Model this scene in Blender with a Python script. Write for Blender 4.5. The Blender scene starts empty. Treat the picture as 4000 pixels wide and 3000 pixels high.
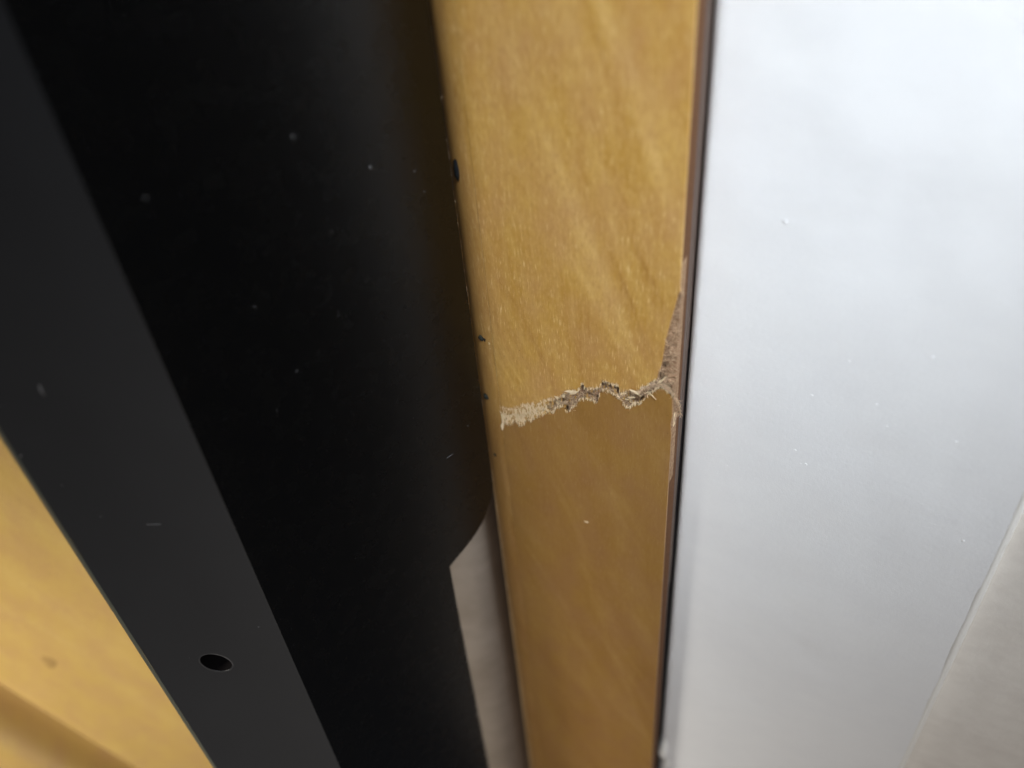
import bpy, bmesh, math, random
from mathutils import Vector, Matrix, noise
C = bpy.context.scene
COL = C.collection
R = math.radians
rnd = random.Random(7)

# ------------------------------------------------------------------ camera, world, lamps
cam = bpy.data.cameras.new('camera')
cam.sensor_width = 36.0
cam.lens = 27.0
cam.clip_start = 0.004
cam.clip_end = 20.0
camo = bpy.data.objects.new('camera', cam); COL.objects.link(camo)
camo.matrix_world = Matrix(((0.9948602, 0.10125804, 0.0, 0), (-0.06124067, 0.6016896, -0.7963788, 0),
                            (-0.08063975, 0.79228557, 0.60479815, 0), (0, 0, 0, 1)))
cam.dof.use_dof = True
cam.dof.focus_distance = 0.150
cam.dof.aperture_fstop = 7.6
C.camera = camo

W = bpy.data.worlds.new('World'); C.world = W; W.use_nodes = True
W.node_tree.nodes['Background'].inputs[0].default_value = (0.80, 0.86, 1.0, 1)
W.node_tree.nodes['Background'].inputs[1].default_value = 0.035

def lamp(name, loc, aim, size, power, color, spread=180):
    l = bpy.data.lights.new(name, 'AREA'); l.shape = 'RECTANGLE'
    l.size, l.size_y = size; l.energy = power; l.color = color; l.spread = R(spread)
    o = bpy.data.objects.new(name, l); COL.objects.link(o); o.location = loc
    o.rotation_euler = (Vector(aim) - Vector(loc)).to_track_quat('-Z', 'Y').to_euler()
    return o
lamp('window_light', (0.15, -0.16, 0.30), (0.078, 0.092, 0.010), (0.15, 0.12), 0.172, (0.87, 0.935, 1.0), 26.5)
lamp('top_fill', (0.02, -0.30, 0.50), (0.03, 0.10, -0.1), (0.4, 0.4), 0.175, (0.95, 0.97, 1.0))  # unseen broad fill added above to even out board and wall
lamp('panel_fill', (-0.36, -0.04, -0.02), (-0.17, 0.14, -0.21), (0.16, 0.16), 0.30, (1.0, 0.95, 0.86), 56)  # unseen lamp added to brighten the wood panel at the left
lamp('low_fill', (0.02, -0.44, -0.48), (0.10, 0.12, -0.26), (0.40, 0.40), 0.58, (1.0, 0.91, 0.83), 120)  # warm fill added from below, standing in for floor bounce

vs = C.view_settings
C.display_settings.display_device = 'sRGB'
vs.view_transform = 'Standard'; vs.look = 'None'; vs.exposure = 0.0; vs.gamma = 1.0
C.cycles.max_bounces = 8
C.cycles.sample_clamp_indirect = 5.0

# outlines of the break, in millimetres on the board (x, z) and on the bracket
UP= [(4.42, -103.52), (5.24, -102.93), (7.06, -102.92), (8.36, -101.84), (9.96, -100.51), (10.29, -100.08), (10.53, -100.69), (11.43, -100.43), (13.27, -99.22), (14.3, -98.75), (15.05, -98.2), (16.39, -97.16), (17.97, -96.54), (19.16, -94.91), (20.0, -94.51), (21.4, -93.48), (22.22, -93.26), (23.06, -92.4), (23.23, -91.1), (23.76, -90.95), (23.73, -92.21), (24.66, -92.11), (26.26, -91.37), (27.05, -91.0), (27.45, -90.12), (27.46, -89.2), (28.36, -89.26), (29.64, -89.68), (30.91, -89.49), (31.17, -91.25), (31.94, -91.2), (32.94, -90.31), (33.95, -90.48), (34.93, -89.61), (35.4, -88.72), (36.37, -88.16), (37.31, -86.88), (38.25, -86.19)]
CHIP= [(38.25, -86.19), (38.96, -82.84), (39.3, -79.42), (39.54, -76.92), (39.91, -74.84), (40.45, -72.0), (40.89, -69.64), (41.22, -67.59), (41.62, -67.02)]
LO= [(4.22, -106.97), (5.53, -106.21), (6.76, -106.19), (7.51, -104.72), (8.64, -105.62), (9.57, -105.33), (10.6, -103.61), (11.49, -103.69), (13.07, -102.18), (14.58, -101.21), (15.52, -100.08), (16.35, -100.51), (17.09, -99.96), (17.58, -98.81), (19.02, -97.89), (19.67, -99.2), (20.37, -99.16), (21.11, -97.78), (22.26, -96.46), (22.7, -95.37), (24.08, -94.33), (25.41, -94.6), (26.46, -95.25), (27.02, -92.87), (27.56, -91.48), (28.6, -91.19), (29.89, -91.76), (30.66, -91.86), (31.44, -93.2), (32.47, -94.31), (32.99, -94.48), (33.99, -93.09), (35.24, -92.73), (36.2, -90.92), (37.15, -89.75), (38.32, -88.23), (39.27, -87.82), (40.25, -88.29), (41.0, -88.97), (41.29, -90.09), (41.47, -94.0)]
ARC= [(0.57, -125.75), (-0.49, -127.79), (-2.2, -130.29), (-4.05, -133.23), (-6.54, -135.41), (-10.2, -137.49), (-13.08, -138.76), (-15.59, -139.79), (-16.85, -233.11)]
MM = 0.001
# ------------------------------------------------------------------ helpers
def link(name, me, mat=None, parent=None, smooth=False):
    o = bpy.data.objects.new(name, me); COL.objects.link(o)
    if mat: me.materials.append(mat)
    if parent: o.parent = parent
    if smooth:
        for f in me.polygons: f.use_smooth = True
    return o
def mesh(name, verts, faces, mat=None, parent=None, smooth=False, scale=MM):
    me = bpy.data.meshes.new(name)
    me.from_pydata([tuple(c * scale for c in v) for v in verts], [], faces)
    bm = bmesh.new(); bm.from_mesh(me)
    bmesh.ops.recalc_face_normals(bm, faces=bm.faces)
    bm.to_mesh(me); bm.free(); me.update()
    return link(name, me, mat, parent, smooth)
def empty(name, loc, azimuth, label, cat, kind=None):
    """azimuth: direction (deg, clockwise from +Y) of the local x axis"""
    o = bpy.data.objects.new(name, None); COL.objects.link(o); o.empty_display_size = 0.01
    o.location = loc; o.rotation_euler = (0, 0, R(90 - azimuth))
    if kind: o['kind'] = kind
    else: o['category'] = cat
    o['label'] = label
    return o
def slab(name, outline, y0, y1, mat, parent, bevel=0.0, seg=2, holes=()):
    """outline in local (x, z) mm, extruded from y0 (front) to y1 (back)"""
    bm = bmesh.new()
    def loop(pts):
        vs_ = [bm.verts.new((x * MM, y0 * MM, z * MM)) for x, z in pts]
        return [bm.edges.new((vs_[i], vs_[(i + 1) % len(vs_)])) for i in range(len(vs_))]
    es = loop(outline)
    for h in holes: es += loop(h)
    r = bmesh.ops.triangle_fill(bm, edges=es, use_beauty=True, use_dissolve=False)
    fs = [f for f in bm.faces]
    g = bmesh.ops.extrude_face_region(bm, geom=fs)
    nv = [v for v in g['geom'] if isinstance(v, bmesh.types.BMVert)]
    bmesh.ops.translate(bm, verts=nv, vec=(0, (y1 - y0) * MM, 0))
    bmesh.ops.recalc_face_normals(bm, faces=bm.faces)
    if bevel:
        e = [e for e in bm.edges if len(e.link_faces) == 2 and e.calc_face_angle(0) > 1.0
             and abs(e.verts[0].co.y - y0 * MM) < 1e-6 and abs(e.verts[1].co.y - y0 * MM) < 1e-6]
        bmesh.ops.bevel(bm, geom=e, offset=bevel * MM, segments=seg, profile=0.5, affect='EDGES')
    me = bpy.data.meshes.new(name); bm.to_mesh(me); bm.free()
    return link(name, me, mat, parent)
def box(name, x0, x1, y0, y1, z0, z1, mat, parent, bevel=0.0):
    return slab(name, [(x0, z0), (x1, z0), (x1, z1), (x0, z1)], y0, y1, mat, parent, bevel)
def sweep(name, prof, z0, z1, mat, parent, step=None, wob=None, smooth=True):
    """vertical prism with the open profile [(x,y)...] in mm; wob(i,z) moves points"""
    n = max(1, int((z1 - z0) / step)) if step else 1
    v, f = [], []
    for k in range(n + 1):
        z = z0 + (z1 - z0) * k / n
        for i, (x, y) in enumerate(prof):
            dx, dy = wob(i, z) if wob else (0, 0)
            v.append((x + dx, y + dy, z))
    m = len(prof)
    for k in range(n):
        for i in range(m - 1):
            a = k * m + i; f.append((a, a + 1, a + 1 + m, a + m))
    return mesh(name, v, f, mat, parent, smooth)

# ------------------------------------------------------------------ node helpers
class M:
    def __init__(s, name, rough=0.5, spec=0.5, base=(0.5, 0.5, 0.5)):
        s.m = bpy.data.materials.new(name); s.m.use_nodes = True
        s.t = s.m.node_tree; s.b = s.t.nodes['Principled BSDF']
        s.b.inputs['Roughness'].default_value = rough
        s.b.inputs['Specular IOR Level'].default_value = spec
        s.b.inputs['Base Color'].default_value = (*base, 1)
        s.co = s.t.nodes.new('ShaderNodeTexCoord').outputs['Object']
    def n(s, t, **k):
        x = s.t.nodes.new(t)
        for a, b in k.items(): setattr(x, a, b)
        return x
    def map(s, scale=(1, 1, 1), rot=(0, 0, 0), loc=(0, 0, 0)):
        x = s.n('ShaderNodeMapping'); s.t.links.new(s.co, x.inputs[0])
        x.inputs['Scale'].default_value = [c * 1000 for c in scale]     # per millimetre
        x.inputs['Location'].default_value = loc
        if any(rot):
            y = s.n('ShaderNodeMapping'); y.inputs['Rotation'].default_value = rot
            s.t.links.new(s.co, y.inputs[0]); s.t.links.new(y.outputs[0], x.inputs[0])
        return x.outputs[0]
    def noise(s, vec, detail=4, rough=0.55, dist=0.0):
        x = s.n('ShaderNodeTexNoise'); x.inputs['Scale'].default_value = 1
        x.inputs['Detail'].default_value = detail; x.inputs['Roughness'].default_value = rough
        x.inputs['Distortion'].default_value = dist
        s.t.links.new(vec, x.inputs['Vector']); return x.outputs['Fac']
    def ramp(s, fac, stops, interp='LINEAR'):
        x = s.n('ShaderNodeValToRGB'); cr = x.color_ramp; cr.interpolation = interp
        while len(cr.elements) < len(stops): cr.elements.new(0.5)
        for e, (p, c) in zip(cr.elements, stops):
            e.position = p; e.color = (*c, 1) if isinstance(c, tuple) else (c, c, c, 1)
        s.t.links.new(fac, x.inputs[0]); return x.outputs[0]
    def mix(s, fac, a, b, mode='MIX'):
        x = s.n('ShaderNodeMix', data_type='RGBA', blend_type=mode)
        for i, v in ((0, fac), (6, a), (7, b)):
            if isinstance(v, (int, float)): x.inputs[i].default_value = v
            elif isinstance(v, tuple): x.inputs[i].default_value = (*v, 1)
            else: s.t.links.new(v, x.inputs[i])
        return x.outputs[2]
    def math(s, op, a, b=0.0):
        x = s.n('ShaderNodeMath', operation=op)
        for i, v in enumerate((a, b)):
            if isinstance(v, (int, float)): x.inputs[i].default_value = v
            else: s.t.links.new(v, x.inputs[i])
        return x.outputs[0]
    def sep(s):
        x = s.n('ShaderNodeSeparateXYZ'); s.t.links.new(s.co, x.inputs[0]); return x.outputs
    def color(s, c): s.t.links.new(c, s.b.inputs['Base Color']); return s
    def rough(s, c): s.t.links.new(c, s.b.inputs['Roughness']); return s
    def bump(s, h, dist, strength=1.0):
        x = s.n('ShaderNodeBump'); x.inputs['Distance'].default_value = dist * MM
        x.inputs['Strength'].default_value = strength
        s.t.links.new(h, x.inputs['Height']); s.t.links.new(x.outputs[0], s.b.inputs['Normal']); return s

def wood(name, tint=(1, 1, 1), seed=0.0, streak=1.0, calm=1.0, edge=False):
    w = M(name, 0.42, 0.35)
    t = lambda c: tuple(a * b for a, b in zip(c, tint))
    fig = w.noise(w.map((0.075, 0.075, 0.014), rot=(0, R(24), 0), loc=(seed, 0, seed)), 4, 0.6, 1.6)
    col = w.ramp(fig, [(0.32, t((0.330, 0.165, 0.030))), (0.45, t((0.425, 0.235, 0.045))),
                       (0.55, t((0.480, 0.282, 0.065))), (0.72, t((0.590, 0.375, 0.120)))])
    col = w.mix(1 - calm, col, t((0.470, 0.275, 0.075)))
    blot = w.noise(w.map((0.13, 0.13, 0.08), loc=(seed + 4, 1, 2)), 5, 0.62)
    col = w.mix(w.ramp(blot, [(0.40, 0.0), (0.66, 0.7)]), col, t((0.42, 0.225, 0.080)))
    rib = w.noise(w.map((1.3, 1.3, 0.05), loc=(seed, 3, 0)), 4, 0.6)
    col = w.mix(w.ramp(rib, [(0.42, 0.0), (0.7, 0.22 * streak)]), col, t((0.62, 0.42, 0.150)))
    mott = w.noise(w.map((1.6, 1.6, 0.55), loc=(seed + 9, 3, 0)), 6, 0.75)
    col = w.mix(w.ramp(mott, [(0.45, 0.0), (0.68, 0.42 * streak)]), col, t((0.31, 0.155, 0.030)))
    mott2 = w.noise(w.map((2.0, 2.0, 0.6), loc=(seed + 2, 13, 4)), 5, 0.7)
    col = w.mix(w.ramp(mott2, [(0.52, 0.0), (0.72, 0.40 * streak)]), col, t((0.66, 0.45, 0.17)))
    st = w.noise(w.map((5.5, 5.5, 0.38), loc=(1 + seed, 8, 0)), 2, 0.5)
    area = w.noise(w.map((0.10, 0.10, 0.04), loc=(8, seed, 3)), 3, 0.6)
    stm = w.math('MULTIPLY', w.ramp(st, [(0.60, 0.0), (0.70, 0.75 * streak)]), w.ramp(area, [(0.38, 0.25), (0.6, 1.0)]))
    col = w.mix(stm, col, t((0.78, 0.57, 0.26)))
    dot = w.noise(w.map((4.2, 4.2, 2.6), loc=(7, 8, seed)), 2, 0.5)
    col = w.mix(w.ramp(dot, [(0.66, 0.0), (0.74, 0.8)]), col, t((0.17, 0.085, 0.025)))
    lt = w.noise(w.map((5.5, 5.5, 4.5), loc=(3, 2, seed)), 1, 0.5)
    col = w.mix(w.ramp(lt, [(0.68, 0.0), (0.76, 0.6 * streak)]), col, t((0.78, 0.54, 0.27)))
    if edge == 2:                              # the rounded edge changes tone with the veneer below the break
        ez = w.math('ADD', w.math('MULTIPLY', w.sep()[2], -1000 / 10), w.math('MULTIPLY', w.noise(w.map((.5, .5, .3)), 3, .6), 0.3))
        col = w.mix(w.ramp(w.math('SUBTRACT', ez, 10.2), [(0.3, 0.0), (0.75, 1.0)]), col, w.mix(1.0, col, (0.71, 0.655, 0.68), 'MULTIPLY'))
    if edge:                                   # browner towards the rounded edge
        ex = w.math('ADD', w.math('MULTIPLY', w.sep()[0], 1000 / 10), w.math('MULTIPLY', w.noise(w.map((.4, .4, .12), loc=(2, 2, 2)), 4, .6), 0.5))
        col = w.mix(w.ramp(ex, [(0.22, 0.9), (0.50, 0.55), (0.95, 0.0)]), col, (0.235, 0.125, 0.035))
    w.color(col)
    fine = w.noise(w.map((6.0, 6.0, 1.2)), 4, 0.7)
    w.bump(fine, 0.03, 0.5)
    return w.m
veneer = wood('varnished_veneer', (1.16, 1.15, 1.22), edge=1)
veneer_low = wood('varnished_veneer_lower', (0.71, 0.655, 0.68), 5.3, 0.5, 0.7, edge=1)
roll = wood('varnished_arris', (1.16, 1.15, 1.22), 0.0, 1.0, edge=2)
wood_left = wood('varnished_wood_far', (1.02, 1.16, 1.36), 11.0, 0.12, 0.2)

def fibre_mat(name, a, b, c):
    w = M(name, 0.9, 0.1)
    n1 = w.noise(w.map((1.6, 1.6, 2.2)), 6, 0.7)
    n2 = w.noise(w.map((0.35, 0.35, 0.5), loc=(3, 1, 5)), 3, 0.6)
    col = w.ramp(n1, [(0.30, a), (0.5, b), (0.72, c)])
    col = w.mix(w.ramp(n2, [(0.35, 0.0), (0.65, 0.5)]), col, b)
    w.color(col); w.bump(w.noise(w.map((4, 4, 6)), 6, 0.8), 0.25, 1.0)
    return w
mdf = fibre_mat('fibreboard_edge', (0.105, 0.048, 0.022), (0.155, 0.074, 0.036), (0.21, 0.108, 0.057)).m
bedm = fibre_mat('torn_fibreboard', (0.17, 0.092, 0.052), (0.36, 0.225, 0.135), (0.64, 0.46, 0.29))
x_, y_, z_ = bedm.sep()
nz = bedm.noise(bedm.map((0.5, 0.5, 0.5)), 4, 0.7)
fx = bedm.math('ADD', bedm.math('MULTIPLY', x_, 1000 / 40), bedm.math('MULTIPLY', nz, 0.45))
white = bedm.ramp(fx, [(0.50, 1.0), (0.76, 0.0)])
cream_c = bedm.ramp(bedm.noise(bedm.map((2.2, 2.2, 0.9), loc=(5, 5, 5)), 5, 0.7),
                    [(0.30, (0.46, 0.29, 0.11)), (0.46, (0.80, 0.64, 0.38)), (0.66, (0.93, 0.80, 0.57))])
old = bedm.b.inputs['Base Color'].links[0].from_socket
bedm.color(bedm.mix(white, old, cream_c))
bedm = bedm.m
cream = fibre_mat('raw_splinter', (0.66, 0.47, 0.26), (0.86, 0.68, 0.44), (0.94, 0.80, 0.58)).m
palef = fibre_mat('pale_fibre', (0.78, 0.54, 0.33), (0.92, 0.68, 0.45), (0.95, 0.78, 0.58)).m
tanf = fibre_mat('raw_fibre', (0.40, 0.26, 0.17), (0.58, 0.41, 0.27), (0.74, 0.58, 0.42)).m

def paint(name, c, c2, rough=0.85, grain=0.06, spec=0.12):
    w = M(name, rough, spec)
    n1 = w.noise(w.map((0.035, 0.035, 0.05)), 4, 0.6)
    n0 = w.noise(w.map((0.18, 0.18, 0.32)), 5, 0.6)
    f = w.math('ADD', w.math('MULTIPLY', n1, 0.6), w.math('MULTIPLY', n0, 0.4))
    w.color(w.ramp(f, [(0.36, c2), (0.62, c)]))
    a = w.noise(w.map((0.22, 0.22, 0.5)), 6, 0.7)       # faint level brush grain
    b = w.noise(w.map((0.5, 0.5, 0.7), loc=(2, 2, 2)), 4, 0.6)
    c_ = w.noise(w.map((1.1, 1.1, 1.3), loc=(4, 2, 2)), 5, 0.65)
    w.bump(w.math('ADD', w.math('MULTIPLY', a, 0.45), w.math('ADD', w.math('MULTIPLY', b, 0.45), w.math('MULTIPLY', c_, 0.5))), grain * 1.2, 1.0)
    return w.m
white_paint = paint('white_wall_paint', (0.83, 0.835, 0.84), (0.80, 0.805, 0.815), grain=0.10)
grey_paint = paint('off_white_paint', (0.82, 0.785, 0.73), (0.72, 0.68, 0.63), grain=0.16)
beige_paint = paint('beige_paint', (0.27, 0.225, 0.185), (0.21, 0.17, 0.135))
rubbed = M('rubbed_varnish', 0.5, 0.3, (0.62, 0.43, 0.23)).m
amber = M('rubbed_amber', 0.5, 0.3, (0.52, 0.27, 0.075)).m
caulk = M('caulk', 0.55, 0.4, (0.82, 0.81, 0.77)).m

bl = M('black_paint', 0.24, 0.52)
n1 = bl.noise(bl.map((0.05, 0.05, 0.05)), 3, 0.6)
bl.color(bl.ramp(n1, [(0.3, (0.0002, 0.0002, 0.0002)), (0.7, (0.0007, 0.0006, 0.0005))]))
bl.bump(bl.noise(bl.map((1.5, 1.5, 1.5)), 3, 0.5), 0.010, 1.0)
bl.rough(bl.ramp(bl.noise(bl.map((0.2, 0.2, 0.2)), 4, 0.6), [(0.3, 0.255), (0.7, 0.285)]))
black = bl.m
bl2 = M('black_paint_lit', 0.55, 0.5)  # same paint, lighter and bluer: light on the front face put into the colour
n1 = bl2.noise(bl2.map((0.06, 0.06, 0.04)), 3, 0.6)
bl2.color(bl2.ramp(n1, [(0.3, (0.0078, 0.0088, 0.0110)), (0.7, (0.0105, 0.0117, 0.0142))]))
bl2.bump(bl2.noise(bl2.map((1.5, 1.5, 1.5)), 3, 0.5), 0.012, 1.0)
black_lit = bl2.m
pale_metal = M('pale_edge_metal', 0.5, 0.5, (0.085, 0.09, 0.07)).m
seal = M('dark_seal', 0.6, 0.25, (0.105, 0.074, 0.060)).m
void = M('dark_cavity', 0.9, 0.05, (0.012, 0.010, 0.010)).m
dust = M('pale_dust', 0.9, 0.1, (0.30, 0.30, 0.31)).m
lint = M('grey_green_lint', 0.95, 0.05, (0.030, 0.033, 0.028)).m
lint_d = M('dark_lint', 0.95, 0.05, (0.012, 0.014, 0.016)).m

ZT, ZB = 90.0, -420.0
def fbm(x, y, z=0.0, o=4): return noise.fractal(Vector((x, y, z)), 0.9, 2.0, o)

# ------------------------------------------------------------------ the cracked board
O = (-0.0067895, 0.1295513, 0.0)
board = empty('cracked_board', O, 120,
              'yellow-brown veneered fibreboard with a splintered crack across it and a chipped right edge', 'board')
board['category'] = 'board'
XR = 41.5
# the thing itself: veneer layer, upper and lower panel, jagged where they broke
jit = random.Random(3)
def rough_line(pts, amp, n=3):
    out = []
    for (a, b), (c, d) in zip(pts[:-1], pts[1:]):
        for k in range(n):
            t = k / n
            out.append((a + (c - a) * t + (jit.uniform(-amp, amp) * 0.5 if k else 0),
                        b + (d - b) * t + (jit.uniform(-amp, amp) if k else 0)))
    out.append(pts[-1]); return out
up_edge = rough_line(UP, 0.28)
chip_edge = rough_line(CHIP, 0.05)
lo_edge = rough_line(LO[:-1], 0.25) + [LO[-1]]
upper = slab('veneer_panel', [(4.4, ZT)] + [(4.4, UP[0][1])] + up_edge + chip_edge[1:] + [(XR, CHIP[-1][1] + 0.3), (XR, ZT)],
             0.0, 0.6, veneer, board, bevel=0.05, seg=1)
upper['label'] = 'upper veneer, brighter, its lower end torn along the crack'
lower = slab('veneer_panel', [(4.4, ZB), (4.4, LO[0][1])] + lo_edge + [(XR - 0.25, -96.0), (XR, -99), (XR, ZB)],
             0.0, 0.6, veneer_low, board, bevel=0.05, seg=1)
lower['label'] = 'lower veneer below the crack, darker and smoother'
# rounded left arris
a_, b_, x0_ = 7.0, 5.0, 4.4 - 7.0
prof = [(4.4, 0.0)] + [(x0_ + a_ * (1 - math.sin(t)), b_ * (1 - math.cos(t))) for t in [math.pi / 2 * k / 14 for k in range(1, 15)]] + [(x0_, 22.0)]
def wobble(i, z):
    if i == 0: return (0, 0)
    k = fbm(z * 0.12, i * 0.05) * 0.06 + fbm(z * 0.8, i * 0.5, 3) * 0.035
    return (-k * 0.8, -k * 0.3)
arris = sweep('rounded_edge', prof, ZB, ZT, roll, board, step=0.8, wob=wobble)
tq = R(57)
wx_, wy_ = x0_ + a_ * (1 - math.sin(tq)), b_ * (1 - math.cos(tq))
sweep('worn_line', [(wx_ + .75, wy_ - .62), (wx_ + .3, wy_ - .38), (wx_ - .05, wy_ - .10), (wx_ - .14, wy_ + .3)], ZB, -124.5, rubbed, board, step=1.0, wob=lambda i, z: (-fbm(z * .3, i, 2) * .07, -fbm(z * .2, i, 4) * .05))
sweep('worn_line', [(wx_ + .38, wy_ - .42), (wx_ + .12, wy_ - .26), (wx_ - .05, wy_ - .08)], -124.5, -55, amber, board, step=.7, wob=lambda i, z: (-fbm(z * .35, i, 2) * .08 - .03, -fbm(z * .2, i, 4) * .05))
# fibreboard body behind the veneer (three blocks round the broken zone)
core = box('core', 4.4, XR - 0.02, 0.6, 5.0, -62.0, ZT, mdf, board)
box('core', 4.4, XR - 0.02, 0.6, 5.0, ZB, -112.0, mdf, board)
box('core', 4.4, XR - 0.02, 3.2, 5.0, -112.0, -62.0, mdf, board)
def seg_d(p, a, b):
    ax, az = a; bx, bz = b; dx, dz = bx - ax, bz - az
    t = max(0, min(1, ((p[0] - ax) * dx + (p[1] - az) * dz) / (dx * dx + dz * dz)))
    return math.hypot(p[0] - ax - dx * t, p[1] - az - dz * t)
PITS = [(23.4, -91.7, .35, .8), (27.9, -89.5, .6, .25), (27.6, -90.2, .28, .3), (28.9, -90.0, .3, .22), (30.5, -90.0, .75, .32),
        (30.9, -90.6, .35, .35), (16.5, -97.7, .45, .35), (17.9, -96.9, .5, .25), (18.5, -96.8, .25, .25), (18.95, -96.4, .22, .4),
        (12.9, -100.6, .22, .22), (13.6, -101.4, .18, .2), (9.2, -103.6, .14, .2), (8.0, -103.2, .2, .14), (19.6, -97.6, .3, .25),
        (24.9, -93.2, .6, .18), (34.6, -92.0, .8, .22), (35.6, -91.3, .3, .5), (39.9, -88.9, .25, .2), (32.5, -92.3, .5, .18),
        (19.9, -98.3, .35, .45), (38.9, -85.6, .3, .5), (39.4, -82.6, .15, .4),
        (33.6, -91.3, .4, .12), (37.2, -89.1, .25, .2), (26.7, -93.4, .3, .3)]
def at_x(P, x):
    for (a, b), (c, d) in zip(P[:-1], P[1:]):
        if min(a, c) <= x <= max(a, c) and a != c: return b + (d - b) * (x - a) / (c - a)
    return P[-1][1]
PITS = [(a, b - .28, c * .95, d * 1.1) for a, b, c, d in PITS]
def near_pit(x, z): return any(abs(x - a) < c + .5 and abs(z - b) < d + .12 for a, b, c, d in PITS)
def bed_y(x, z):
    n = fbm(x * 0.45, z * 0.6, 1.3, 5); m = fbm(x * 1.6, z * 2.2, 7.7, 4)
    left = max(0.0, min(1.0, (16.5 - x) / 4.0))
    if x < 17:                                  # pale crushed fibres only inside the break
        zu, zl = at_x(UP, max(x, 4.43)), at_x(LO[:-2], max(x, 4.23))
        left *= max(0.0, min(1.0, (zu + .15 - z) / .3, (z - zl + .15) / .3)) if x > 4.3 else 0
    left *= .75 + .25 * math.tanh(4 * fbm(x * .9, z * .35, 9, 3))
    y = (0.24 + 0.30 * n + 0.26 * m) * (1 - left) + (0.02 + 0.10 * n + 0.09 * m) * left
    if x > 37 and z > -86:                      # chip on the right edge: scooped
        y = 0.62 + 0.16 * n + 0.20 * m + 0.4 * max(0.0, (x - 40.2))
    elif z > (at_x(UP, x) if x < 38.2 else -86) + .3 or z < at_x(LO[:-2], x) - .3: y = max(y, .25)
    for px, pz, rx, rz in PITS:
        d = math.hypot((x - px) / rx, (z - pz) / rz)
        d /= 1.35
        if d < 1.25: y = min(2.95, y + 2.7 * (1 - d / 1.25) ** 0.3)
    return y
nx, nzn = 300, 330
v, f = [], []
for j in range(nzn + 1):
    z = -112.0 + 50.0 * j / nzn
    for i in range(nx + 1):
        x = 3.4 + (XR - 3.4) * i / nx
        y = max(-0.12, bed_y(x, z))
        v.append((x, y, z))
    v.append((XR, 3.25, z))
w_ = nx + 2
for j in range(nzn):
    for i in range(nx + 1):
        a = j * w_ + i; f.append((a, a + 1, a + 1 + w_, a + w_))
bed = mesh('torn_core', v, f, bedm, board, smooth=True)
bed['label'] = 'rough torn fibreboard bared in the crack, pale at the left and brown at the right'
bpy.data.materials['torn_fibreboard']
# tubes and slivers ------------------------------------------------
def strands(name, specs, mat, parent, sides=3):
    V, F = [], []
    for pts, r0, r1 in specs:
        n = len(pts); b0 = len(V)
        for k, p in enumerate(pts):
            p = Vector(p); q = Vector(pts[min(k + 1, n - 1)]) - Vector(pts[max(k - 1, 0)])
            q.normalize(); s = q.cross(Vector((0.3, 1, 0.2))).normalized(); t = q.cross(s)
            r = r0 + (r1 - r0) * k / (n - 1)
            for a in range(sides):
                an = 2 * math.pi * a / sides
                V.append(tuple(p + (s * math.cos(an) + t * math.sin(an)) * r))
        for k in range(n - 1):
            for a in range(sides):
                c, d = b0 + k * sides + a, b0 + k * sides + (a + 1) % sides
                F.append((c, d, d + sides, c + sides))
        F.append(tuple(b0 + (n - 1) * sides + a for a in range(sides)))
    o = mesh(name, V, F, mat, parent, smooth=True); o['kind'] = 'stuff'; return o
def curl(x, y, z, ang, L, lift, bend, n=6):
    pts = []; 
    for k in range(n):
        pts.append((x, y, z)); st = L / (n - 1)
        x += math.cos(ang) * st; z += math.sin(ang) * st; y -= lift * math.sin(math.pi * (k + .5) / (n - 1)) * st * (1 if k < n / 2 else -1)
        ang += bend / (n - 1)
    return pts
def lerp_path(P, t):
    t *= (len(P) - 1); i = min(int(t), len(P) - 2); u = t - i
    return P[i][0] + (P[i + 1][0] - P[i][0]) * u, P[i][1] + (P[i + 1][1] - P[i][1]) * u
sp, spc = [], []
for k in range(900):                                   # fuzz lying in the crack
    x = rnd.uniform(15, 41); zu, zl = at_x(UP, min(x, 38.2)), at_x(LO[:-2], x)
    z = rnd.uniform(zl - .1, zu + .1)
    L = rnd.uniform(.4, 1.7)
    if near_pit(x, z): continue
    s = (curl(x, bed_y(x, z) - .05, z, rnd.choice([0, math.pi]) + rnd.gauss(0.2, .7), L, rnd.uniform(0, .5), rnd.gauss(0, 1.6)), rnd.uniform(.025, .065), .01)
    (spc if rnd.random() < .35 else sp).append(s)
for k in range(330):                                   # fuzz in the chip on the right edge
    t = rnd.random() ** 1.4; z = -86.6 + 19 * t; xl = at_x([(p[1], p[0]) for p in CHIP][::1], z)
    xl = [p for p in CHIP if True][0][0] + (z + 86.19) * (3.4 / 19.2)
    x = rnd.uniform(xl, XR - .2)
    L = rnd.uniform(.3, 1.5)
    s = (curl(x, bed_y(x, z) - .05, z, rnd.gauss(math.pi / 2, 1.4), L, rnd.uniform(0, .6), rnd.gauss(0, 1.8)), rnd.uniform(.015, .038), .008)
    (spc if rnd.random() < .22 else sp).append(s)
for x, z, an, L in [(38.3, -86.6, .9, 3.2), (38.6, -86.4, 1.0, 3.0), (38.9, -83.2, 1.9, 1.6), (39.2, -80.6, .1, 2.0), (39.3, -82, .5, 1.6),
                    (39.8, -78.0, 2.0, 1.8), (39.6, -78.4, .2, 1.7), (40.2, -79.6, -.6, 1.5), (39.0, -85.4, 1.2, 2.2), (40.4, -86.8, .9, 1.8)]:
    for q in range(3):
        spc.append((curl(x + rnd.gauss(0, .08), .25, z + rnd.gauss(0, .08), an + rnd.gauss(0, .12), L * rnd.uniform(.8, 1), .45, rnd.gauss(.5, .6), 8), rnd.uniform(.03, .055), .012))
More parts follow.
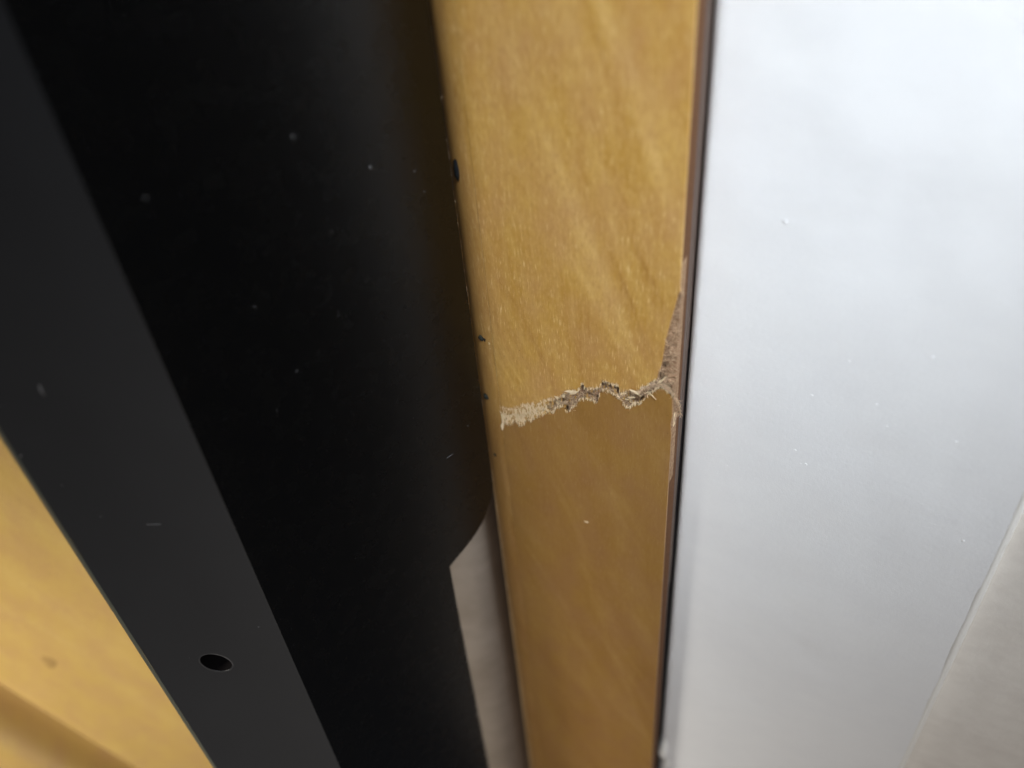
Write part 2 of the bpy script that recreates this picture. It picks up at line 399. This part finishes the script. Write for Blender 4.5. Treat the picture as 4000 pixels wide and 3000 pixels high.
ridge = [(33.6, -91.0), (35.2, -89.9), (36.4, -88.7), (37.6, -87.6), (38.6, -87.2), (39.7, -87.25), (40.7, -87.9), (41.4, -89.0), (41.9, -90.6), (42.2, -92.6), (42.3, -94.4)]
for k in range(620):                                   # pale frayed lip curling round the lower corner
    t = rnd.random() ** .8; x, z = lerp_path(ridge, t); x2, z2 = lerp_path(ridge, min(1, t + .05))
    an = math.atan2(z2 - z, x2 - x) + rnd.gauss(0, .38)
    y = (0.05 if x < XR - .2 else (x - XR) * 1.8 + .2) + rnd.uniform(-.1, .3)
    spc.append((curl(x + rnd.gauss(0, .20), y, z + rnd.gauss(0, .22), an, rnd.uniform(.4, 1.3), rnd.uniform(0, .4), rnd.gauss(-.3, .7)), rnd.uniform(.02, .055), .01))
strands('brown_fibres', sp, tanf, board)
strands('pale_fibres', spc, palef, board)
# short upright raw slivers that fray both lips of the crack
V, F = [], []
def sliver(x, y, z, L, w, ang, lift):
    b = len(V); c, s = math.cos(ang), math.sin(ang)
    for (a, q, yy) in ((0, -w, 0), (0, w, 0), (.55 * L, w * .8, -lift * .5), (L, 0, -lift), (.6 * L, -w * .9, -lift * .4), (.3 * L, 0, .14)):
        V.append((x + a * c - q * s, y + yy, z + a * s + q * c))
    F.extend([(b, b + 1, b + 2, b + 3, b + 4), (b, b + 5, b + 1), (b + 1, b + 5, b + 2), (b + 2, b + 5, b + 3), (b + 3, b + 5, b + 4), (b + 4, b + 5, b)])
for k in range(900):
    up_ = rnd.random() < .5; x = rnd.uniform(4.6, 38 if up_ else 40.8)
    z = at_x(UP if up_ else LO[:-2], x)
    lf = max(.35, min(1.0, (20 - x) / 8))
    if rnd.random() > lf + .45: continue
    d = 1 if up_ else -1
    sliver(x, -.02, z - d * rnd.uniform(.1, .5), rnd.uniform(.3, 1.25) * (.6 + .6 * lf), rnd.uniform(.03, .10), d * math.pi / 2 + rnd.gauss(0, .10), rnd.uniform(0.01, .10))
for k in range(420):                                   # crushed pale band at the left
    x = rnd.uniform(4.5, 15.5); zu, zl = at_x(UP, x), at_x(LO, x)
    sliver(x, -.03 + rnd.uniform(0, .08), rnd.uniform(zl, zu), rnd.uniform(.5, 1.6), rnd.uniform(.04, .12), rnd.choice([1, -1]) * math.pi / 2 + rnd.gauss(0, .22), rnd.uniform(.02, .14))
o = mesh('frayed_slivers', V, F, cream, board); o['kind'] = 'stuff'
V, F = [], []
for k in range(260):                                   # bits of varnished skin left standing in the break and along its lips
    x = rnd.uniform(4.5, 17) if rnd.random() < .7 else rnd.uniform(17, 36); zu, zl = at_x(UP, x), at_x(LO, x)
    q = rnd.random(); z = zu - abs(rnd.gauss(0, .5)) if q < .5 else zl + abs(rnd.gauss(0, .45)) if q < .8 else rnd.uniform(zl, zu)
    sliver(x, -.06, z, rnd.uniform(.3, 1.1), rnd.uniform(.05, .16), rnd.choice([1, -1]) * math.pi / 2 + rnd.gauss(0, .12), rnd.uniform(.0, .08))
o = mesh('veneer_slivers', V, F, veneer, board); o['kind'] = 'stuff'
# the larger splinters one can pick out
def splinter(x, z, L, w, ang, lift, y=-.05, mat=cream):
    v = []; n = 9
    for k in range(n):
        t = k / (n - 1); ww = w * math.sin(math.pi * (0.12 + .88 * t)) ** .8 * (1 + .18 * math.sin(7 * t + x)); a = L * t; yy = y - lift * t - .25 * math.sin(math.pi * t) * w
        for s, dy in ((-1, 0.04), (0.15, -.12 * w - .03), (1, 0.04), (0, .12)):
            v.append((x + a * math.cos(ang) - s * ww * math.sin(ang), yy + dy, z + a * math.sin(ang) + s * ww * math.cos(ang) + .15 * w * math.sin(9 * t + z)))
    f = [(k * 4 + i, k * 4 + (i + 1) % 4, k * 4 + 4 + (i + 1) % 4, k * 4 + 4 + i) for k in range(n - 1) for i in range(4)]
    mesh('splinter', v, f, mat, board)
splinter(22.6, -93.4, 3.0, .36, math.pi + .18, .15)
splinter(35.0, -90.6, 2.1, .36, 2.55, .45)
splinter(32.8, -91.9, 1.6, .28, .35, .12)
splinter(34.9, -90.9, 1.0, .32, .75, .5)
splinter(35.8, -91.9, 1.5, .10, 1.15, .4)
splinter(37.0, -89.6, 1.7, .13, -.6, .35)
splinter(36.0, -90.0, 2.2, .14, .6, .3)
splinter(19.0, -95.7, 1.1, .34, .9, .2)
splinter(18.2, -96.2, .9, .25, 2.6, .15)
splinter(20.6, -94.6, 1.8, .2, .5, .12)
splinter(31.6, -92.6, 1.9, .16, .1, .2, .2)
splinter(25.2, -93.2, 1.6, .16, .5, .1, .3, tanf)
splinter(33.0, -93.0, 1.4, .13, .15, .2, .2)
splinter(38.4, -87.2, 3.0, .22, .95, .25, .0)
splinter(4.25, -108.9, 2.1, .34, math.pi / 2 - .1, .03)
splinter(7.6, -103.4, 1.2, .12, .8, .1)
# flake still stuck on the bared side below the crack
box('raw_flake', 0, .9, 0, .12, 0, 3.0, cream, board).matrix_local = Matrix.Translation((XR * MM, 1.9 * MM, -97.3 * MM)) @ Matrix.Rotation(R(-90), 4, 'Z')
o = box('raw_flake', 0, 1.6, 0, .10, 0, 1.3, tanf, board); o.matrix_local = Matrix.Translation(((XR + .1) * MM, 2.6 * MM, -96.2 * MM)) @ Matrix.Rotation(R(-90), 4, 'Z')
box('raw_flake', 22.9, 23.9, -.05, .02, -130.45, -130.15, cream, board)['label'] = 'tiny pale chip on the lower veneer'

# ------------------------------------------------------------------ dark seal strip at the board's right side
st = empty('seal_strip', O, 120, 'narrow dark brown strip between the cracked board and the white wall', 'strip')
def wob2(i, z):
    return (fbm(z * .03, 1.0) * .03, 0)
sweep('strip_body', [(XR - .02, 5.0), (XR + .06, 5.2), (XR + .07, 7.6), (XR + .02, 8.2), (XR - .1, 8.6), (XR - .1, 14), (XR - 5, 14)], ZB, ZT, seal, st, step=4, wob=wob2, smooth=False)
sweep('lip', [(XR + .0, 6.1), (XR + .16, 6.2), (XR + .16, 6.6), (XR + .0, 6.7)], -150, ZT, seal, st, step=5, smooth=False)

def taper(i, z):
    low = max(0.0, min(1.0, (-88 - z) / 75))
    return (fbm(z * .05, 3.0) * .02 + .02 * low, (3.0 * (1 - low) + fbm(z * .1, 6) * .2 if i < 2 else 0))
o = sweep('gap_shade_strip', [(XR + .06, 5.3), (XR + .12, 5.4), (XR + .12, 8.9), (XR + .05, 9.0)], ZB, -84, void, st, step=3, wob=taper)  # near-black strip set in the gap in place of its shade
o['label'] = 'black strip standing in for the shade in the lower gap'
# ------------------------------------------------------------------ white wall, its caulk line and the set-back surface
wall = empty('white_wall', O, 120, 'white painted wall right of the cracked board', 'wall', 'structure')
WP = 8.0; XC = 99.9; XL = XR + 0.22
def grid(name, x0, x1, z0, z1, nx, nz_, fy, mat, parent):
    v = [(x0 + (x1 - x0) * i / nx, fy(x0 + (x1 - x0) * i / nx, z0 + (z1 - z0) * j / nz_), z0 + (z1 - z0) * j / nz_) for j in range(nz_ + 1) for i in range(nx + 1)]
    f = [(j * (nx + 1) + i, j * (nx + 1) + i + 1, (j + 1) * (nx + 1) + i + 1, (j + 1) * (nx + 1) + i) for j in range(nz_) for i in range(nx)]
    return mesh(name, v, f, mat, parent, smooth=True)
def wall_y(x, z):
    e = max(0.0, (XL + 1.6 - x) / 1.6)
    return WP + 1.6 * (1 - math.sqrt(max(0, 1 - e * e))) * .8 + fbm(x * .03, z * .03, 2) * .25 + fbm(x * .12, z * .2, 8) * .05
xs = [XL + 1.6 * (1 - math.cos(math.pi / 2 * k / 8)) for k in range(8)] + [XL + 1.6 + (XC - XL - 1.6) * k / 60 for k in range(61)]
zs = [ZB + (ZT - ZB) * j / 220 for j in range(221)]
v = [((x), wall_y(x, z), z) for z in zs for x in [XL] + xs]
v = [(x, y if i % (len(xs) + 1) else 18.0, z) for i, (x, y, z) in enumerate(v)]
m_ = len(xs) + 1
f = [(j * m_ + i, j * m_ + i + 1, (j + 1) * m_ + i + 1, (j + 1) * m_ + i) for j in range(220) for i in range(m_ - 1)]
mesh('painted_face', v, f, white_paint, wall, smooth=True)
def bead_w(i, z): return (0, fbm(z * .05, i * .2, 4) * .05 - fbm(z * .4, 0, 1) * .02)
sweep('caulk_line', [(XC - .5, WP + .25), (XC - .2, WP + .02), (XC + .3, WP - .10), (XC + .8, WP + .05), (XC + 1.2, WP + .5), (XC + 1.35, WP + 3.2)],
      ZB, ZT, caulk, wall, step=1.5, wob=bead_w)
grid('set_back_face', XC + 1.2, XC + 26, ZB, ZT, 40, 160, lambda x, z: WP + 2.4 + fbm(x * .05, z * .05, 5) * .3 + fbm(x * .2, z * .35, 8) * .10, grey_paint, wall)
sweep('corner_return', [(XC + 25.9, WP + 2.3), (XC + 26.6, WP + 2.6), (XC + 27, WP + 3.4), (XC + 27, WP + 80)], ZB, ZT, grey_paint, wall, step=6)
def nib(name, x, z, rx, rz, h, mat, parent, y=WP):
    v = [(x, y - h, z)]; f = []
    n = 10
    for r_, hh in ((.45, .75), (.8, .3), (1.15, -.3)):
        for k in range(n):
            a = 2 * math.pi * k / n; w = 1 + .18 * math.sin(3 * a + x)
            v.append((x + rx * r_ * w * math.cos(a), y - h * hh + .15 * (hh < 0), z + rz * r_ * w * math.sin(a)))
    for k in range(n):
        f.append((0, 1 + k, 1 + (k + 1) % n))
        for q in range(2):
            f.append((1 + q * n + k, 1 + (q + 1) * n + k, 1 + (q + 1) * n + (k + 1) % n, 1 + q * n + (k + 1) % n))
    return mesh(name, v, f, mat, parent, smooth=True)
for x, z, s in [(55.4, -56.2, .42), (80.7, -76.3, .38), (69, -79.9, .25), (64.3, -88.5, .22), (63.3, -102, .22), (65.6, -104.9, .3), (94.3, -113.8, .3), (75, -66, .2), (88, -92, .25)]:
    nib('paint_nib', x, z, s * 1.1, s, s * .3, white_paint, wall, wall_y(x, z))
for k in range(9):
    x, z = rnd.uniform(46, 98), rnd.uniform(-150, -40); s = rnd.uniform(.07, .13)
    nib('paint_nib', x, z, s * rnd.uniform(1, 2.2), s, s * .35, white_paint, wall, wall_y(x, z))
blob = empty('paint_blob', O, 120, 'small white lump of filler at the foot of the dark gap beside the board', 'paint blob')
nib('lump', 42.5, -229.5, 1.5, 6.0, 2.6, caulk, blob, WP + .1)
nib('lump', 43.9, -238, 1.5, 4.0, 1.4, caulk, blob, WP + .2)

# ------------------------------------------------------------------ black metal bracket
Q = (-0.0066571, 0.1270257, 0.0)
plate = empty('metal_bracket', Q, 50,
              'black painted metal bracket with a rounded tab against the board and one round hole', 'bracket')
XE = -55.33
ARC2 = [(0.0, -124.6)] + ARC[1:8]
# smooth the tab corner
sm = []
for i in range(len(ARC2) - 1):
    p0 = ARC2[max(i - 1, 0)]; p1, p2 = ARC2[i], ARC2[i + 1]; p3 = ARC2[min(i + 2, len(ARC2) - 1)]
    for k in range(4):
        t = k / 4
        sm.append(tuple(.5 * (2 * p1[c] + (p2[c] - p0[c]) * t + (2 * p0[c] - 5 * p1[c] + 4 * p2[c] - p3[c]) * t * t + (3 * p1[c] - p0[c] - 3 * p2[c] + p3[c]) * t ** 3) for c in (0, 1)))
sm.append(ARC2[-1])
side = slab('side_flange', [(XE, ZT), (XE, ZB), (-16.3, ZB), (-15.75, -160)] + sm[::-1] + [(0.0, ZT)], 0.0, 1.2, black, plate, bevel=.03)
# front flange: local frame turned so x runs from the bend to the free edge
ff = bpy.data.objects.new('front_flange', None)
E1 = Vector((-0.04904112, 0.09146129, 0))
def to_plate(x, y, z):     # front-flange mm (x leftwards from the bend, y inwards) -> bracket local mm
    wx, wy = E1.x * 1000 - x, E1.y * 1000 + y
    dx, dy = wx - Q[0] * 1000, wy - Q[1] * 1000
    ux, uy = math.sin(R(50)), math.cos(R(50))
    return (dx * ux + dy * uy, dx * -uy + dy * ux, z)      # local y = rotated left of local x
HA = math.atan2(5.16, 4.13)
def hpt(a, k=1.0): u, w = 3.25 * k * math.cos(a), 2.6 * k * math.sin(a); return (14.85 + u * math.cos(HA) - w * math.sin(HA), -131.0 + u * math.sin(HA) + w * math.cos(HA))
hole = [hpt(a) for a in [2 * math.pi * k / 40 for k in range(40)]]
WF = 28.76
fo = slab('front_flange', [(0.0, ZT), (0.0, ZB), (WF - 1.5, ZB), (WF - 1.5, ZT)], 0.0, 1.2, black_lit, plate, 0, holes=[hole])
for vv in fo.data.vertices:
    c = to_plate(vv.co.x * 1000, vv.co.y * 1000, vv.co.z * 1000); vv.co = Vector(c) * MM
fo.data.update()
def flange_mesh(name, v, f, mat, smooth=False, parent=plate): return mesh(name, [to_plate(*p) for p in v], f, mat, parent, smooth)
n = 40; v, f = [], []
for yy, rr in ((0.02, 3.0), (0.1, 2.98), (1.2, 2.95), (9.0, 2.9)):
    for k in range(n):
        a = 2 * math.pi * k / n; p_ = hpt(a, rr / 3.0); v.append((p_[0], yy, p_[1]))
for q in range(3):
    for k in range(n): f.append((q * n + k, q * n + (k + 1) % n, (q + 1) * n + (k + 1) % n, (q + 1) * n + k))
f.append(tuple(3 * n + k for k in range(n)))
hl = flange_mesh('screw_hole', v, f, void, True)
v, f = [], []
for rr, yy in ((.985, .10), (1.0, -.03), (1.045, -.045), (1.10, .005)):
    for k in range(n):
        p_ = hpt(2 * math.pi * k / n, rr); v.append((p_[0], yy + .01 * math.sin(5 * k), p_[1]))
for q in range(3):
    for k in range(n): f.append((q * n + k, q * n + (k + 1) % n, (q + 1) * n + (k + 1) % n, (q + 1) * n + k))
flange_mesh('hole_rim', v, f, M('rim_highlight', 0.4, 0.6, (0.03, 0.03, 0.032)).m, True)  # lighter ring colour carries the highlight on the hole's rim
# paler free edge: a chamfer with a rounded shoulder
prof = [(WF - 1.5, 0.0), (WF - 1.2, .05), (WF - .12, .72), (WF, .90), (WF - .02, 1.2)]
v = [(x + fbm(z * .05, 2) * .05, y, z) for z in [ZB + (ZT - ZB) * j / 200 for j in range(201)] for x, y in prof]
f = [(j * 5 + i, j * 5 + i + 1, j * 5 + 6 + i, j * 5 + 5 + i) for j in range(200) for i in range(4)]
flange_mesh('pale_edge', v, f, pale_metal, True)
# dust flecks and hairs on the paint
FB = [(-49.1, -36.8, .7), (-15.5, -43.9, .75), (-27.0, -35.5, .6), (-24.6, -51.2, .5), (-27.0, -65.3, .5), (-36.1, -53.7, .5), (-36.8, -71.4, .6), (-40, -57.6, .4),
      (-7.5, -47.2, .45), (-6.2, -51.2, .4), (-20.7, -54.4, .35), (-13.5, -26.2, .35), (-42, -76.5, .5), (-4.6, -104, .25)]
FA = [(5.2, -53.5, .5), (18.2, -61.8, .95), (26.7, -73.6, .7), (23.4, -80.4, .4), (3.6, -121, .55), (12.6, -84.1, .35), (25, -64.1, .4), (10.2, -70, .3), (20.3, -88, .3)]
def fleck(x, z, s, k):
    n = 7; a0 = k * 1.7; pts = []
    for i in range(n):
        a = 2 * math.pi * i / n; r = s * (.5 + .3 * math.sin(2.3 * i + k)); e = .35 + .25 * math.sin(k)
        u, w = r * math.cos(a), r * e * math.sin(a)
        pts.append((x + u * math.cos(a0) - w * math.sin(a0), z + u * math.sin(a0) + w * math.cos(a0)))
    return pts
V, F = [], []
for i, (x, z, s) in enumerate(FB):
    p = fleck(x, z, s * .62, i); b = len(V); V += [(a, -.02, c) for a, c in p] + [(x, -.12, z)]; F += [(b + k, b + (k + 1) % 7, b + 7) for k in range(7)]
for i, (x, z, s) in enumerate(FA):
    p = fleck(x, z, s * .62, i + 5); b = len(V); V += [to_plate(a, -.02, c) for a, c in p] + [to_plate(x, -.12, z)]; F += [(b + k, b + (k + 1) % 7, b + 7) for k in range(7)]
for k in range(26):
    x, z, s = rnd.uniform(-54, -3), rnd.uniform(-150, 10), rnd.uniform(.06, .14)
    if x > -18 and z < -122: continue
    p = fleck(x, z, s, k); b = len(V); V += [(a, -.02, c) for a, c in p] + [(x, -.06, z)]; F += [(b + q, b + (q + 1) % 7, b + 7) for q in range(7)]
for k in range(22):
    x, z, s = rnd.uniform(1, 27), rnd.uniform(-190, -20), rnd.uniform(.06, .13)
    if math.hypot(x - 14.8, z + 131) < 4: continue
    p = fleck(x, z, s, k); b = len(V); V += [to_plate(a, -.02, c) for a, c in p] + [to_plate(x, -.06, z)]; F += [(b + q, b + (q + 1) % 7, b + 7) for q in range(7)]
o = mesh('dust_flecks', V, F, dust, plate); o['kind'] = 'stuff'
hs = [([(-11.2, -.04, -108.7), (-10.3, -.09, -108.5), (-9.4, -.04, -108.75)], .035, .03),
      ([to_plate(11.6, -.05, -91.2), to_plate(12.6, -.12, -91.0), to_plate(13.8, -.05, -90.9)], .05, .04),
      ([to_plate(18.1, -.05, -61.0), to_plate(18.3, -.15, -61.9), to_plate(18.2, -.05, -62.9)], .10, .08)]
o = strands('dust_hairs', hs, dust, plate, 4)
del ff
# raw paint crumbs along the bracket's edge at the board
V, F = [], []
sp = []
for k in range(90):
    z = rnd.uniform(-122, -30); L = rnd.uniform(.15, .6)
    sp.append((curl(rnd.uniform(-.05, .05), rnd.uniform(-.06, .3), z, math.pi / 2 + rnd.gauss(0, .4), L, .2, rnd.gauss(0, 1), 4), rnd.uniform(.02, .05), .01))
strands('edge_crumbs', sp, tanf, plate)

# ------------------------------------------------------------------ specks of lint caught between bracket and board
def speck(x, z, s, h, label, mats, yb=0.0, seed=0):
    t = empty('lint_speck', O, 120, label, 'speck')
    r_ = random.Random(seed); s *= 1.5
    for q, mt in enumerate(mats):
        bm = bmesh.new(); bmesh.ops.create_icosphere(bm, subdivisions=2, radius=s * MM)
        cx, cz = x + q * s * 1.1, z - q * s * .35
        for vv in bm.verts:
            d = 1 + .45 * noise.noise(vv.co * 900 / s + Vector((seed, q, 0)))
            vv.co = Vector((vv.co.x * d, vv.co.y * d * .55, vv.co.z * d * h)) + Vector((cx, yb - .15, cz)) * MM
        me = bpy.data.meshes.new('tuft'); bm.to_mesh(me); bm.free(); link('tuft', me, mt, t, True)
    return t
speck(.95, -50.4, .62, 2.6, 'long dark blue-grey mark at the board edge, highest of the specks by the bracket', [lint_d], 1.0, 1)
speck(1.5, -85.7, .55, .95, 'dark round lint speck on the board edge above the one nearest the crack', [lint, lint_d], .75, 2)
speck(.9, -101.2, .52, 1.1, 'small grey-green lint speck at the bracket edge just above the crack', [lint, lint_d], 1.0, 3)
speck(1.4, -117.8, .32, 1.2, 'tiny pale grey-green speck at the bracket edge below the crack', [lint], .8, 4)

# ------------------------------------------------------------------ surface seen behind the bracket's cut-out
bw = empty('back_wall', (0.0, 0.0, 0.0), 90, 'beige painted surface behind the bracket, left of the board', 'wall', 'structure')
sweep('painted_face', [(-46, 154), (-34, 147), (-26, 143), (-21, 141.4), (-17, 141.2), (-14, 142.3), (-11.5, 144.5), (-9, 148.5), (-7, 155), (-5, 172)], ZB, ZT, beige_paint, bw, step=6, wob=lambda i, z: (0, fbm(z * .02, i) * .5), smooth=True)
# ------------------------------------------------------------------ varnished wood seen past the bracket's left edge
lw = empty('wood_panel', (-0.14, 0.14, 0.0), 90, 'blurred bright yellow wooden panel beyond the left edge of the black bracket', 'panel')
def lwy(x, z):
    d = (z + 219 + 2.8 * (x + 32)) / (3 * 8.5)      # rounded groove added to shape the soft shadow band on the panel
    return 12.5 * math.exp(-d * d) + fbm(x * .02, z * .01, 3) * .3
v_ = []
grid('panel_face', -130, 62, ZB, ZT, 110, 300, lwy, wood_left, lw)
nib('stain', -4.7, -192.0, 2.0, 3.4, .06, M('brown_stain', .6, .3, (.33, .205, .07)).m, lw, -.02)
